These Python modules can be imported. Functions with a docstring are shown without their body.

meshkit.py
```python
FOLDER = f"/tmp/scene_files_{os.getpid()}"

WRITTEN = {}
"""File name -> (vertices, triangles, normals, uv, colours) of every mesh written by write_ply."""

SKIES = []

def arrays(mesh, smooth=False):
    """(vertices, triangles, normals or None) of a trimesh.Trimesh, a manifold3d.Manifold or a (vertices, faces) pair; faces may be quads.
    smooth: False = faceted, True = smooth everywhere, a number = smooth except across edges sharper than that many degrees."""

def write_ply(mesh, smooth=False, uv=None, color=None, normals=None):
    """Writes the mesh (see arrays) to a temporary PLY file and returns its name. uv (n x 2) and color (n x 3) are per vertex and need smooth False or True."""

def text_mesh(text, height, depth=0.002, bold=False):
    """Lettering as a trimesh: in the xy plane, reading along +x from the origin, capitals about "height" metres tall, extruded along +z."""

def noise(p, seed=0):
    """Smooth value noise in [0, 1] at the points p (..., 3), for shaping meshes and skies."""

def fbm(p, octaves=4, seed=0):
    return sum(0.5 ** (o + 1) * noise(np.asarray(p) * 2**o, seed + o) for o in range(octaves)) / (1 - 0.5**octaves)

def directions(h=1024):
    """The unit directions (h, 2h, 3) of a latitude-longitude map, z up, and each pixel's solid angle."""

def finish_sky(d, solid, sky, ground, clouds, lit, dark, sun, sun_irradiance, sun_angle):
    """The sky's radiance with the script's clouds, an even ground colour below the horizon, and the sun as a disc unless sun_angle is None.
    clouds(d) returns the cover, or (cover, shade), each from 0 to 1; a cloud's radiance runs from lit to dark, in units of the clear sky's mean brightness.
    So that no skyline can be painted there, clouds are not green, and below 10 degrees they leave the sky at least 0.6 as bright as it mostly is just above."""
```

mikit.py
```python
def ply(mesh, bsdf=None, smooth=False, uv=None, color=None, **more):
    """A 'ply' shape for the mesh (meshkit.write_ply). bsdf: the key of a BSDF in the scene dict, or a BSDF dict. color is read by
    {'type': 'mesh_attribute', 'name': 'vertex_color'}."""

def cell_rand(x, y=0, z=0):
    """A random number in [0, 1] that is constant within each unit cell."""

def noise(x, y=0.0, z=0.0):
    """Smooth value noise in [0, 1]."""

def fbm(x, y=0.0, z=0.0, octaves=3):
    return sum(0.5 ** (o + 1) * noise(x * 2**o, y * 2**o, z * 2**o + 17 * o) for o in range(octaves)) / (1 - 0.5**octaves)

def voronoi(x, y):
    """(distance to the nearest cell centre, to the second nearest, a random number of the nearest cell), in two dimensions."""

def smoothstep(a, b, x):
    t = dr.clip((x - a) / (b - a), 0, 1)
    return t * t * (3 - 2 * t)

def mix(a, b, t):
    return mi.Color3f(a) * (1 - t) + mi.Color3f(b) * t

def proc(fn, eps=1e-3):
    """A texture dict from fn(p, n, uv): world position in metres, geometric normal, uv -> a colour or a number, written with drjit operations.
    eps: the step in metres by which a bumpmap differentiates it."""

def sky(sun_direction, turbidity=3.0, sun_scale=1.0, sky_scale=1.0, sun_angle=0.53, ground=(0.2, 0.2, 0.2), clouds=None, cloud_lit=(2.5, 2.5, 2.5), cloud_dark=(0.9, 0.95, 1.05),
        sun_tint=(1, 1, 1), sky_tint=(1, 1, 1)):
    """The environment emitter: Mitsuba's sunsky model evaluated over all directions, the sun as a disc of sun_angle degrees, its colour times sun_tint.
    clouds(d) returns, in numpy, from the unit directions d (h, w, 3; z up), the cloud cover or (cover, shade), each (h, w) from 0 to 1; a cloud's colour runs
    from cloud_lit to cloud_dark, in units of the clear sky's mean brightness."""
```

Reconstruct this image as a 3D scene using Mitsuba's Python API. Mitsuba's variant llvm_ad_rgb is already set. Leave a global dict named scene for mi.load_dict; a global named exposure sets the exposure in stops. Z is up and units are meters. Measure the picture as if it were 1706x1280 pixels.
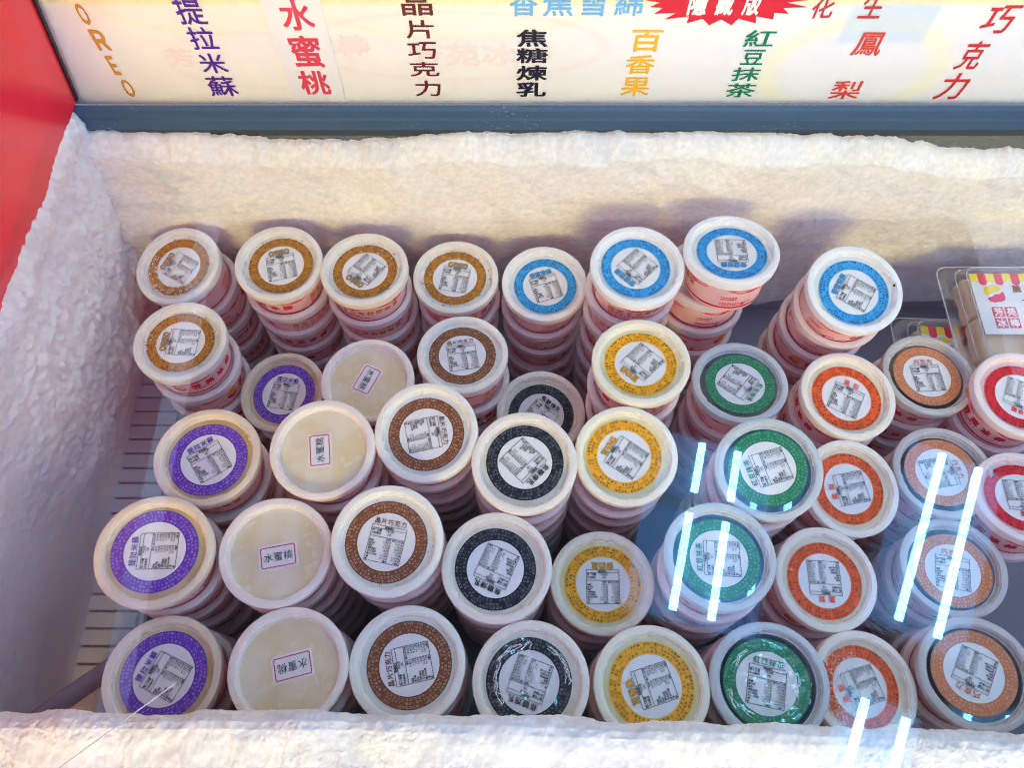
import math, glob, random
import numpy as np, trimesh, mitsuba as mi, mikit, meshkit, drjit as dr
from shapely import affinity, box as sbox, union_all
from shapely.geometry import Polygon, Point, LineString
from mikit import noise, fbm, smoothstep, mix, cell_rand, voronoi

T = mi.ScalarTransform4f
scene, labels = {}, {}
rng = np.random.default_rng(7)

# ------------------------------------------------------------------ camera, light, exposure
PITCH = math.radians(64.95)
scene['camera'] = {'type': 'perspective', 'fov': 67.16, 'fov_axis': 'x', 'near_clip': 0.02, 'far_clip': 100.0,
                   'to_world': T().look_at(origin=[0, 0, 0], target=[0, math.cos(PITCH), -math.sin(PITCH)], up=[0, 0, 1])}
SUN_EL = math.radians(28)
scene['sky_light'] = mikit.sky((0.02, -math.cos(SUN_EL), math.sin(SUN_EL)), turbidity=3, sun_scale=0.23, sky_scale=1.0, sun_angle=17.0,
                               sun_tint=(0.95, 1.0, 0.36), clouds=lambda d: 0.8, cloud_lit=(1.33, 1.38, 2.06), cloud_dark=(1.1, 1.1, 1.25))
exposure = 3.28
TUBE = (0.9, 3.0, 3.7)
ADDED_GLOW = (0.025, 0.085, 0.21)  # glow of the added panels that tint the glass blue

# ------------------------------------------------------------------ helpers
def lin(r, g, b):
    return [((c / 255) / 12.92 if c / 255 < 0.04045 else ((c / 255 + 0.055) / 1.055) ** 2.4) for c in (r, g, b)]

def rgb(c): return {'type': 'rgb', 'value': list(c)}

def mat(name, color, rough=0.5, spec=0.5, bump=None, bump_scale=1.0, two=True, **more):
    d = {'type': 'principled', 'base_color': color if isinstance(color, dict) else rgb(color), 'roughness': rough, 'specular': spec, **more}
    if bump is not None: d = {'type': 'bumpmap', 'tex': bump, 'scale': bump_scale, 'bsdf': d}
    scene[name] = {'type': 'twosided', 'bsdf': d} if two else d

def put(key, mesh, bsdf, smooth=False, label=None, category=None, group=None, kind=None, **kw):
    assert key not in scene, key
    scene[key] = mikit.ply(mesh, bsdf, smooth, **kw)
    tag(key, label, category, group, kind)

def tag(key, label=None, category=None, group=None, kind=None):
    d = {k: v for k, v in dict(label=label, category=category, group=group, kind=kind).items() if v}
    if d: labels[key] = d

def grid_mesh(P):
    """P (a, b, 3) -> mesh"""
    a, b = P.shape[:2]
    i, j = np.meshgrid(np.arange(a - 1), np.arange(b - 1), indexing='ij')
    q = np.stack([i * b + j, (i + 1) * b + j, (i + 1) * b + j + 1, i * b + j + 1], -1).reshape(-1, 4)
    return trimesh.Trimesh(P.reshape(-1, 3), np.vstack([q[:, [0, 1, 2]], q[:, [0, 2, 3]]]), process=False)

def lathe(prof, n=64, fr=None):
    """profile [(r, z)], closed round; fr(theta, k) -> (dr, dz) per point"""
    th = np.linspace(0, 2 * np.pi, n + 1)
    P = np.zeros((n + 1, len(prof), 3))
    for k, (r, z) in enumerate(prof):
        a, b = fr(th, k) if fr else (0, 0)
        rr = r + a + 0 * th
        P[:, k] = np.c_[rr * np.cos(th), rr * np.sin(th), z + b + 0 * th]
    P[-1] = P[0]
    m = grid_mesh(P)
    m.merge_vertices(); m.update_faces(m.nondegenerate_faces())
    return m

def boxm(x0, x1, y0, y1, z0, z1, r=0.0):
    m = trimesh.creation.box(bounds=[[x0, y0, z0], [x1, y1, z1]])
    if r:
        import manifold3d as m3
        s = m3.Manifold.sphere(r, 12)
        pts = [s.translate([x, y, z]) for x in (x0 + r, x1 - r) for y in (y0 + r, y1 - r) for z in (z0 + r, z1 - r)]
        h = m3.Manifold.batch_hull(pts).to_mesh()
        m = trimesh.Trimesh(h.vert_properties[:, :3], h.tri_verts, process=False)
    return m

def flat(poly):
    """polygon -> triangles at z 0"""
    vs, fs, n = [], [], 0
    for g in getattr(poly, 'geoms', [poly]):
        if g.is_empty or g.area < 1e-12: continue
        v, f = trimesh.creation.triangulate_polygon(g, engine='earcut')
        vs.append(np.asarray(v)); fs.append(np.asarray(f) + n); n += len(v)
    if not vs: return np.zeros((0, 2)), np.zeros((0, 3), int)
    return np.vstack(vs), np.vstack(fs)

# lettering: glyph outlines of the renderer's own fonts, as flat polygons with em size 1
from PIL import Image, ImageDraw, ImageFont
FONTS = glob.glob('/opt/blender-*/*/datafiles/fonts')[0]
_f, _g = {}, {}
def glyph(ch, px=64, bold=0, tol=0.55):
    key = (ch, px, bold)
    if key in _g: return _g[key]
    name = 'Inter.woff2' if ord(ch) < 128 else 'Noto Sans CJK Regular.woff2'
    if (name, px) not in _f: _f[name, px] = ImageFont.truetype(f'{FONTS}/{name}', px)
    font = _f[name, px]
    adv = font.getlength(ch) / px
    im = Image.new('L', (px * 2, px * 2))
    ImageDraw.Draw(im).text((px // 2, int(px * 1.3)), ch, 255, font, anchor='ls', stroke_width=bold)
    on = np.pad(np.asarray(im) > 120, ((0, 0), (1, 1))).astype(np.int8)
    rows, starts = np.nonzero(np.diff(on, axis=1) == 1)
    ends = np.nonzero(np.diff(on, axis=1) == -1)[1]
    if len(rows) == 0:
        _g[key] = (np.zeros((0, 2)), np.zeros((0, 3), int), max(adv, 0.3)); return _g[key]
    s = union_all(sbox(starts, -rows - 1, ends, -rows))
    s = s.buffer(0.5).buffer(-0.5).simplify(tol)
    s = affinity.translate(s, -px // 2, int(px * 1.3))
    v, f = flat(affinity.scale(s, 1 / px, 1 / px, origin=(0, 0)))
    _g[key] = (v, f, adv)
    return _g[key]

class Ink:
    """flat print: coloured triangles collected into one mesh"""
    def __init__(self): self.v, self.f, self.c, self.n = [], [], [], 0
    def add(self, v2, f, color, z=0.0):
        if not len(v2): return
        v = np.c_[v2, np.full(len(v2), z)] if v2.shape[1] == 2 else v2
        self.v.append(v); self.f.append(np.asarray(f) + self.n); self.c.append(np.tile(color, (len(v), 1))); self.n += len(v)
    def poly(self, p, color, z=0.0): self.add(*flat(p), color, z)
    def text(self, s, x, y, size, color, z=0.0, px=64, bold=0, align='c', space=0.0, sx=1.0):
        gl = [glyph(c, px, bold) for c in s]
        w = sum(g[2] * sx + space for g in gl) - space
        t = -w / 2 if align == 'c' else 0.0 if align == 'l' else -w
        for v, f, a in gl:
            self.add((np.asarray(v) * [sx, 1] + [t, -0.38]) * size + [x, y], f, color, z)
            t += a * sx + space
    def ring(self, s, r, size, color, start, z=0.0, px=24, bold=0, span=350):
        """text round a circle, clockwise from the angle start (degrees, 90 = top)"""
        a = math.radians(start)
        space = (math.radians(span) * r / size - sum(glyph(c, px, bold, 0.7)[2] for c in s)) / len(s)
        for c in s:
            v, f, adv = glyph(c, px, bold, 0.7)
            w = (adv + space) * size / r
            if len(v):
                p = (np.asarray(v) - [adv / 2, 0.38]) * size
                b = a - w / 2 - math.pi / 2
                q = np.c_[p[:, 0] * math.cos(b) - (p[:, 1] + r) * math.sin(b), p[:, 0] * math.sin(b) + (p[:, 1] + r) * math.cos(b)]
                self.add(q, f, color, z)
            a -= w
    def mesh(self): return trimesh.Trimesh(np.vstack(self.v), np.vstack(self.f), process=False), np.vstack(self.c)

def place_rot(x, y, z, a=0.0, b=0.0, rot=0.0):
    """to_world with the top leaning by the normal (a, b, 1), turned about its own axis by rot degrees"""
    n = np.array([a, b, 1.0]); n /= np.linalg.norm(n)
    u = np.cross([0, 1, 0], n); u /= np.linalg.norm(u); v = np.cross(n, u)
    m = np.eye(4); m[:3, 0], m[:3, 1], m[:3, 2], m[:3, 3] = u, v, n, (x, y, z)
    return T(m) @ T().rotate([0, 0, 1], rot)

# ------------------------------------------------------------------ materials
ROT = [trimesh.transformations.euler_matrix(.7 + k * 1.3, .4 + k * .9, 1.1 + k * .6)[:3, :3] for k in range(5)]
def rfbm(x, y, z, octaves=3):
    """value noise whose octaves are turned against each other, so that no grid shows; mikit"""
    t = 0
    for k in range(octaves):
        m = ROT[k] * 2.03 ** k
        t = t + 0.55 ** k * noise(*(x * float(m[i, 0]) + y * float(m[i, 1]) + z * float(m[i, 2]) + 11.0 * k for i in range(3)))
    return t / sum(0.55 ** k for k in range(octaves))
def nfbm(q, octaves=3, seed=0):
    return sum(0.55 ** k * meshkit.noise(q @ ROT[k].T * 2.03 ** k + 11 * k, seed + k) for k in range(octaves)) / sum(0.55 ** k for k in range(octaves))
def frost_col(p, n, uv):
    a = fbm(p.x * 14, p.y * 14, p.z * 14, 3)
    b = rfbm(p.x * 240, p.y * 240, p.z * 240, 3)
    c = mix((0.90, 0.90, 0.91), (0.92, 0.90, 0.84), smoothstep(0.35, 0.65, a))
    g = rfbm(p.x * 22, p.y * 22, p.z * 55 + p.x * 14, 3)
    c = mix(c, (0.76, 0.765, 0.79), 0.55 * smoothstep(0.56, 0.70, g))
    c = mix(c, (0.98, 0.98, 0.98), smoothstep(0.90, 0.94, noise(p.x * 300, p.y * 300, p.z * 300)))  # crystal sparkle painted on as near-white specks
    return c * (0.88 + 0.13 * smoothstep(0.25, 0.75, b))
def frost_h(p, n, uv):
    m = smoothstep(0.35, 0.65, rfbm(p.x * 16 + 3, p.y * 16, p.z * 26, 2))
    return rfbm(p.x * 520, p.y * 520, p.z * 520, 3) * (0.25 + 0.85 * m)
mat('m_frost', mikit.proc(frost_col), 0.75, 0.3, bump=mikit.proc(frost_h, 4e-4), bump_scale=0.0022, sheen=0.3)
def side_frost_col(p, n, uv):
    a = fbm(p.x * 14, p.y * 14, p.z * 14, 3)
    b = rfbm(p.x * 240, p.y * 240, p.z * 240, 3)
    c = mix((0.92, 0.92, 0.94), (0.92, 0.91, 0.88), smoothstep(0.35, 0.65, a)) * (0.86 + 0.15 * b)
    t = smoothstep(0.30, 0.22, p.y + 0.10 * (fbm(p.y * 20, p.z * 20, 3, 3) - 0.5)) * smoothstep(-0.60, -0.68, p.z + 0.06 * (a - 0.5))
    return mix(c, (0.66, 0.73, 0.80), t * 0.85)  # liner tint under thin frost, lightened to carry the blue glass veil
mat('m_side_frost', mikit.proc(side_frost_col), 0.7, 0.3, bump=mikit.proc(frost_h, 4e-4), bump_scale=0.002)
def liner_col(p, n, uv): return mix((0.36, 0.41, 0.48), (0.46, 0.50, 0.57), fbm(p.x * 9, p.y * 9, p.z * 9, 3))
mat('m_liner', mikit.proc(liner_col), 0.45, 0.4)
def rail_col(p, n, uv):
    s = smoothstep(0.80, 0.86, noise(p.x * 420, p.y * 300, p.z * 420)) * smoothstep(0.5, 0.75, fbm(p.x * 12, p.z * 20, 1, 3))
    return mix(mix((0.045, 0.095, 0.165), (0.07, 0.135, 0.225), fbm(p.x * 5, p.z * 60, 2, 3)), (0.3, 0.36, 0.42), s * 0.5)
mat('m_rail', mikit.proc(rail_col), 0.5, 0.12)
mat('m_lip', (0.06, 0.075, 0.09), 0.5, 0.15)
mat('m_black', (0.012, 0.012, 0.014), 0.5, 0.4)
def red_col(p, n, uv): return mix((0.82, 0.008, 0.022), (0.86, 0.02, 0.045), fbm(p.x * 12, p.y * 12, p.z * 12, 3))
mat('m_red', mikit.proc(red_col), 0.22, 0.5, clearcoat=0.15, clearcoat_gloss=0.8)
def sign_col(p, n, uv):
    x, z = p.x, p.z
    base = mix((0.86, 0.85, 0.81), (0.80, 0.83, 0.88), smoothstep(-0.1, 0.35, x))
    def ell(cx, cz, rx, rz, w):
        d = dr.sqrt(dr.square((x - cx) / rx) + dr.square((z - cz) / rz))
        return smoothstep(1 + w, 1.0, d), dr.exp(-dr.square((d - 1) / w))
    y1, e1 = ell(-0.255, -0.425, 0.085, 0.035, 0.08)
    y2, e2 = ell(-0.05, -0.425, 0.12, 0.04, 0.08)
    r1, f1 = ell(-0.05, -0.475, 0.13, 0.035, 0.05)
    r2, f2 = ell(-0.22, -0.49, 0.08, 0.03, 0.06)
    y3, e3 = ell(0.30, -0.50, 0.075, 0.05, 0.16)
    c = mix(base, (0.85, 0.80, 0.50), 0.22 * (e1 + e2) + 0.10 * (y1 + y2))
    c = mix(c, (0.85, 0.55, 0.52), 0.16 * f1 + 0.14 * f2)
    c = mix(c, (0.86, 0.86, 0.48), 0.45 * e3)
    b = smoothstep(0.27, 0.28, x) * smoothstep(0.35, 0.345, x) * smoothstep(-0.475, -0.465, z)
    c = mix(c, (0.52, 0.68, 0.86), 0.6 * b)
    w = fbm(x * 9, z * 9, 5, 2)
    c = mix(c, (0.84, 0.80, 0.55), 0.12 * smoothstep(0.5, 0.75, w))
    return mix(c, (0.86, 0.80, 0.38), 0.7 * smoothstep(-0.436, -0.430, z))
mat('m_sign', mikit.proc(sign_col), 0.25, 0.5, clearcoat=0.3, clearcoat_gloss=0.9)
mat('m_slip', (0.82, 0.82, 0.84), 0.35, 0.4)
scene['m_ink'] = {'type': 'twosided', 'bsdf': {'type': 'principled', 'base_color': {'type': 'mesh_attribute', 'name': 'vertex_color'}, 'roughness': 0.4, 'specular': 0.4}}
scene['m_glass'] = {'type': 'thindielectric', 'int_ior': 1.5}
scene['m_film'] = {'type': 'thindielectric', 'int_ior': 1.4}
mat('m_paper', (0.78, 0.78, 0.82), 0.35, 0.5)
def body_col(p, n, uv): return mix((0.83, 0.43, 0.47), (0.83, 0.56, 0.55), noise(p.x * 60, p.y * 60, p.z * 60))
mat('m_body', mikit.proc(body_col), 0.45, 0.4)
RIMC = {'o': (0.79, 0.76, 0.71), 'b': (0.86, 0.85, 0.86), 'p': (0.77, 0.67, 0.54), 'w': (0.86, 0.79, 0.75), 'c': (0.84, 0.82, 0.77), 'k': (0.84, 0.78, 0.71),
        'y': (0.86, 0.82, 0.69), 'g': (0.53, 0.57, 0.61), 'n': (0.84, 0.78, 0.71), 'h': (0.54, 0.50, 0.51), 'r': (0.86, 0.73, 0.73)}
for k, c in RIMC.items(): mat('m_rim_' + k, c, 0.32, 0.5, clearcoat=0.25, clearcoat_gloss=0.8)
mat('m_rim', (.74, .64, .66), 0.35, 0.5)
ICE = {'o': ((.66, .64, .60), (.78, .76, .74), .5), 'b': ((.74, .73, .68), (.80, .79, .77), 0), 'p': ((.56, .40, .19), (.68, .55, .38), 0), 'w': ((.78, .66, .42), (.82, .75, .60), 0),
       'c': ((.74, .73, .70), (.78, .77, .74), .12), 'k': ((.72, .64, .52), (.78, .73, .65), .04), 'y': ((.76, .66, .36), (.79, .74, .52), 0),
       'g': ((.07, .10, .19), (.14, .18, .28), 0), 'n': ((.74, .64, .48), (.78, .72, .58), 0), 'h': ((.13, .08, .08), (.22, .16, .16), 0), 'r': ((.78, .52, .52), (.80, .62, .62), 0)}
def ice_fn(a, b, sp):
    a, b = [x * .93 for x in a], [x * .93 for x in b]
    def fn(p, n, uv):
        c = mix(a, b, smoothstep(0.3, 0.7, rfbm(p.x * 45, p.y * 45, 2, 3)))
        c = mix(c, mi.Color3f(b) * 1.06, 0.6 * smoothstep(0.62, 0.72, rfbm(p.x * 170, p.y * 170, 7, 3)))
        if sp:
            d, _, w = voronoi(p.x * 190, p.y * 190)
            c = mix(c, (0.10, 0.09, 0.09), smoothstep(0.33, 0.2, d / (0.3 + w)) * dr.select(w < sp, 1.0, 0.0) * 0.8)
        return c
    return fn
def ice_h(p, n, uv): return rfbm(p.x * 130, p.y * 130, 3, 3)
ice_bump = mikit.proc(ice_h, 4e-4)
for k, (a, b, sp) in ICE.items(): mat('m_ice_' + k, mikit.proc(ice_fn(a, b, sp)), 0.4, 0.5, bump=ice_bump, bump_scale=0.0012)
def wafer_col(p, n, uv):
    return mix((0.46, 0.27, 0.14), (0.66, 0.48, 0.30), smoothstep(0.3, 0.7, fbm(p.x * 60, p.y * 60, p.z * 60, 4)))
mat('m_wafer', mikit.proc(wafer_col), 0.7, 0.3, bump=mikit.proc(frost_h, 4e-4), bump_scale=0.001)
mat('m_cream', (.68, .54, .40), 0.5, 0.4)
mat('m_edge_highlight', (.55, .56, .60), 0.15, 0.6)  # pale grey that carries the highlights along clear edges
mat('m_corner_tube', (0.15, 0.18, 0.23), 0.5, 0.3)
mat('m_inner', (.42, .42, .52), 0.4, 0.4)
mat('m_floor', (0.36, 0.30, 0.38), 0.6, 0.3)
mat('m_slat', (0.56, 0.54, 0.62), 0.5, 0.4)
mat('m_ceiling', (0.16, 0.17, 0.19), 0.8, 0.2)
mat('m_housing', (0.62, 0.70, 0.80), 0.5, 0.4)

RED, PINK = lin(196, 18, 48), lin(222, 60, 100)
FLAV = {  # ring colour, title colour, fine print colour, title
    'o': (lin(188, 130, 56), lin(196, 160, 100), lin(74, 48, 22), 'OREO'),
    'b': (lin(66, 168, 236), lin(60, 160, 235), lin(26, 46, 92), '香蕉雪綿'),
    'p': (lin(106, 58, 186), lin(84, 44, 160), lin(196, 176, 226), '提拉米蘇'),
    'c': (lin(124, 74, 46), lin(104, 58, 42), lin(212, 178, 156), '晶片巧克力'),
    'k': (lin(24, 27, 36), lin(22, 24, 30), lin(140, 144, 158), '焦糖煉乳'),
    'y': (lin(248, 178, 40), lin(240, 176, 50), lin(84, 54, 12), '百香果'),
    'g': (lin(36, 128, 88), lin(28, 124, 84), lin(140, 200, 170), '紅豆抹茶'),
    'n': (lin(244, 100, 44), lin(236, 92, 56), lin(96, 30, 14), '鳳 梨'),
    'h': (lin(206, 124, 80), lin(186, 96, 70), lin(240, 196, 170), '巧克力'),
    'r': (lin(232, 44, 58), lin(216, 30, 60), lin(110, 14, 24), '草莓')}

# ------------------------------------------------------------------ the setting and the freezer
put('ceiling', boxm(-1.15, 1.80, -0.16, 3.4, 1.5, 1.6), 'm_ceiling', kind='structure')
put('wall', boxm(-2.2, 2.4, 3.4, 3.5, -1.2, 1.6), 'm_ceiling', kind='structure')  # unseen; added behind to block sky light from the far side

put('added_sun_blocker', boxm(-3.0, 3.2, -3.45, -2.70, 1.48, 1.52), 'm_ceiling', kind='structure')  # out of view; put there to keep sun off the sign and rail

tag('chest_freezer', 'chest freezer with red side panel and slate blue rail, frosted inside', 'freezer')
put('chest_freezer__floor', boxm(-0.52, 0.80, -0.05, 0.56, -0.93, -0.905), 'm_floor')
put('chest_freezer__liner_back', boxm(-0.47, 0.80, 0.538, 0.56, -0.905, -0.575), 'm_liner')
sx = [(-.436, -.50), (-.436, -.62), (-.452, -.76), (-.468, -.905), (-.52, -.905), (-.52, -.50)]
m = trimesh.creation.extrude_polygon(Polygon(sx), 0.60, engine='earcut')
m.apply_transform(np.array([[1, 0, 0, 0], [0, 0, -1, 0.56], [0, 1, 0, 0], [0, 0, 0, 1]]))
put('chest_freezer__liner_side', m, 'm_liner')
put('chest_freezer__liner_front', boxm(-0.436, 0.80, -0.09, -0.02, -0.905, -0.565), 'm_liner')
put('chest_freezer__liner_right', boxm(0.74, 0.80, -0.02, 0.53, -0.905, -0.565), 'm_liner')
def along_x(prof, x0, x1):
    m = trimesh.creation.extrude_polygon(Polygon(prof), x1 - x0, engine='earcut')
    m.apply_transform(np.array([[0, 0, 1, x0], [1, 0, 0, 0], [0, 1, 0, 0], [0, 0, 0, 1]]))
    return m
put('chest_freezer__rail', along_x([(.5395, -.5425), (.532, -.533), (.527, -.530), (.5245, -.533), (.5235, -.540), (.5245, -.541), (.5230, -.543), (.5230, -.555), (.5255, -.5575), (.5395, -.5575)], -0.405, 0.80), 'm_rail')
put('chest_freezer__rail_lip', along_x([(.5385, -.5585), (.5265, -.5585), (.5265, -.562), (.529, -.563), (.529, -.588), (.537, -.592)], -0.405, 0.80), 'm_lip')
# red side panel: leans outward towards the bottom
rp = [(-.355, -.28), (-.379, -.43), (-.397, -.527), (-.46, -.527), (-.44, -.28)]
m = trimesh.creation.extrude_polygon(Polygon(rp), 0.80, engine='earcut')
m.apply_transform(np.array([[1, 0, 0, 0], [0, 0, -1, 0.535], [0, 1, 0, 0], [0, 0, 0, 1]]))
put('chest_freezer__side_panel', m, 'm_red', label='glossy red side panel')
g = trimesh.creation.extrude_polygon(Polygon([(-.353, -.28), (-.377, -.43), (-.3953, -.527), (-.3985, -.527), (-.3805, -.43), (-.3565, -.28)]), 0.004, engine='earcut')
g.apply_transform(np.array([[1, 0, 0, 0], [0, 0, -1, 0.5345], [0, 1, 0, 0], [0, 0, 0, 1]]))
put('chest_freezer__gasket', g, 'm_black')
# slatted ledge at the foot of the left wall
put('chest_freezer__ledge', boxm(-.466, -.405, 0.0, .50, -.895, -.873), 'm_floor')
put('chest_freezer__ledge_post', boxm(-.4045, -.396, 0.0, .50, -.895, -.866), 'm_liner')
for i in range(24):
    y = 0.06 + i * 0.0182
    put('chest_freezer__ledge__slat' + (f'_{i:03d}' if i else ''), boxm(-.463, -.408, y, y + .0152, -.8725, -.866), 'm_slat')

def sweep(pts, r, n=14):
    from scipy.interpolate import CubicSpline
    pts = np.array(pts, float); t = np.r_[0, np.cumsum(np.linalg.norm(np.diff(pts, axis=0), axis=1))]
    p = CubicSpline(t, pts)(np.linspace(0, t[-1], 60)); d = np.gradient(p, axis=0); d /= np.linalg.norm(d, axis=1, keepdims=True)
    a = np.cross(d, [0, 0, 1.0]); a /= np.linalg.norm(a, axis=1, keepdims=True); b = np.cross(a, d)
    th = np.linspace(0, 2 * np.pi, n)
    return grid_mesh(p[:, None] + r * (np.cos(th)[None, :, None] * a[:, None] + np.sin(th)[None, :, None] * b[:, None]))
put('added_corner_tube', sweep([(-.425, -.012, -.705), (-.395, .018, -.70), (-.352, .052, -.70), (-.322, .078, -.715), (-.300, .093, -.76), (-.29, .096, -.86)], .0085), 'm_corner_tube', 40, 'added dark grey tube in place of the gap along the lower left corner', 'dark_tube')  # added tube in place of the dark curved gap beside the liner
# glass sliding lid
tag('glass_lid', 'clear flat sliding glass lid over the freezer opening', 'glass lid')
put('glass_lid__pane', grid_mesh(np.array([[[x, y, -.497] for y in (-.06, .462)] for x in (-.40, .78)])), 'm_glass')

sc = Ink()
for i in range(150):
    if i < 70: x, y = rng.uniform(-.36, .48), rng.uniform(.40, .460)
    else: x, y = rng.uniform(-.36, .48), rng.uniform(.02, .46)
    l, w, a = rng.choice([.0006, .0008, .0012, .004, .010], p=[.4, .3, .2, .07, .03]), .00022, rng.uniform(0, 3.14)
    sc.poly(affinity.translate(affinity.rotate(sbox(-l / 2, -w / 2 - .0001 * (l < .002), l / 2, w / 2 + .0001 * (l < .002)), math.degrees(a)), x, y), [.62, .65, .7])
m, c = sc.mesh(); m.apply_translation([0, 0, -.4966])
put('glass_lid__scratch', m, 'm_ink', kind='stuff', label='fine scratches and specks on the glass', color=c)
put('glass_lid__edge', boxm(-.00025, .00025, -.072, .012, -.4964, -.4958), 'm_edge_highlight', label='thin light strip painted for the glint of the glass edge at lower left')  # glint of the glass edge set into a light grey strip
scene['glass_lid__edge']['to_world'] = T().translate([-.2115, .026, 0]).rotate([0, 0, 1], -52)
# ------------------------------------------------------------------ frost
def zt(x):   # top edge of the frost on the back wall
    return np.interp(x, [-.45, -.40, -.30, -.22, -.16, -.05, .05, .2, .3, .38, .43, .8], [-.556, -.558, -.564, -.571, -.573, -.563, -.561, -.562, -.566, -.572, -.585, -.588])
nx, ns = 900, 200
X, S = np.meshgrid(np.linspace(-.44, .76, nx), np.linspace(0, 1, ns) ** 1.3, indexing='ij')
top = zt(X) + 0.010 * (meshkit.fbm(np.stack([X * 60, X * 0, X * 0], -1), 5, 3) - .5)
Z = top + S * (-.86 - top)
q = np.stack([X, Z, X * 0], -1)
th = 0.021 * np.clip((top - Z) / 0.018, 0, 1) ** 0.5 * (0.35 + 0.65 * np.clip((Z + .80) / .11, 0, 1))
th += 0.015 * (meshkit.fbm(q * 13, 2, 11) - .45) * np.clip((top - Z) / 0.02, 0, 1)
th += 0.0024 * (nfbm(q * np.array([90, 60, 90]), 2, 5) - .5) + 0.0020 * (nfbm(q * 330, 3, 7) - .5)
th += 0.004 * (nfbm(q * 260, 3, 8) - .4) * np.clip(1 - (top - Z) / .016, 0, 1)
put('frost', grid_mesh(np.stack([X, .5285 - th, Z], -1)), 'm_frost', True, 'thick creamy white frost caked along the back wall under the blue rail', 'frost', kind='stuff')

Y, S = np.meshgrid(np.linspace(-.03, .53, 420), np.linspace(0, 1, 240), indexing='ij')
ztop = np.interp(Y, [-.03, .36, .50, .53], [-.500, -.512, -.521, -.530]) + 0.008 * (meshkit.fbm(np.stack([Y * 40, Y * 0, Y * 0], -1), 4, 21) - .5)
Z = ztop + S * (-.872 - ztop)
xw = np.interp(-Z, [.48, .525, .56, .62, .76, .905], [-.404, -.409, -.424, -.438, -.452, -.468])
q = np.stack([Y, Z, Y * 0], -1)
th = (0.022 * np.clip((ztop - Z) / .02, 0, 1) ** .5) * np.clip((Z + .875) / .10, 0.12, 1)
thick = np.clip((Y - .16) / .14, .25, 1)
th = th * thick + (0.016 * (meshkit.fbm(q * 18, 4, 31) - .42) + 0.0095 * (nfbm(q * 95, 2, 35) - .5) + 0.0045 * (nfbm(q * 240, 3, 36) - .5)) * np.clip((Z + .88) / .06, 0, 1) * thick
th = np.maximum(th, 0.0015)
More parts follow.
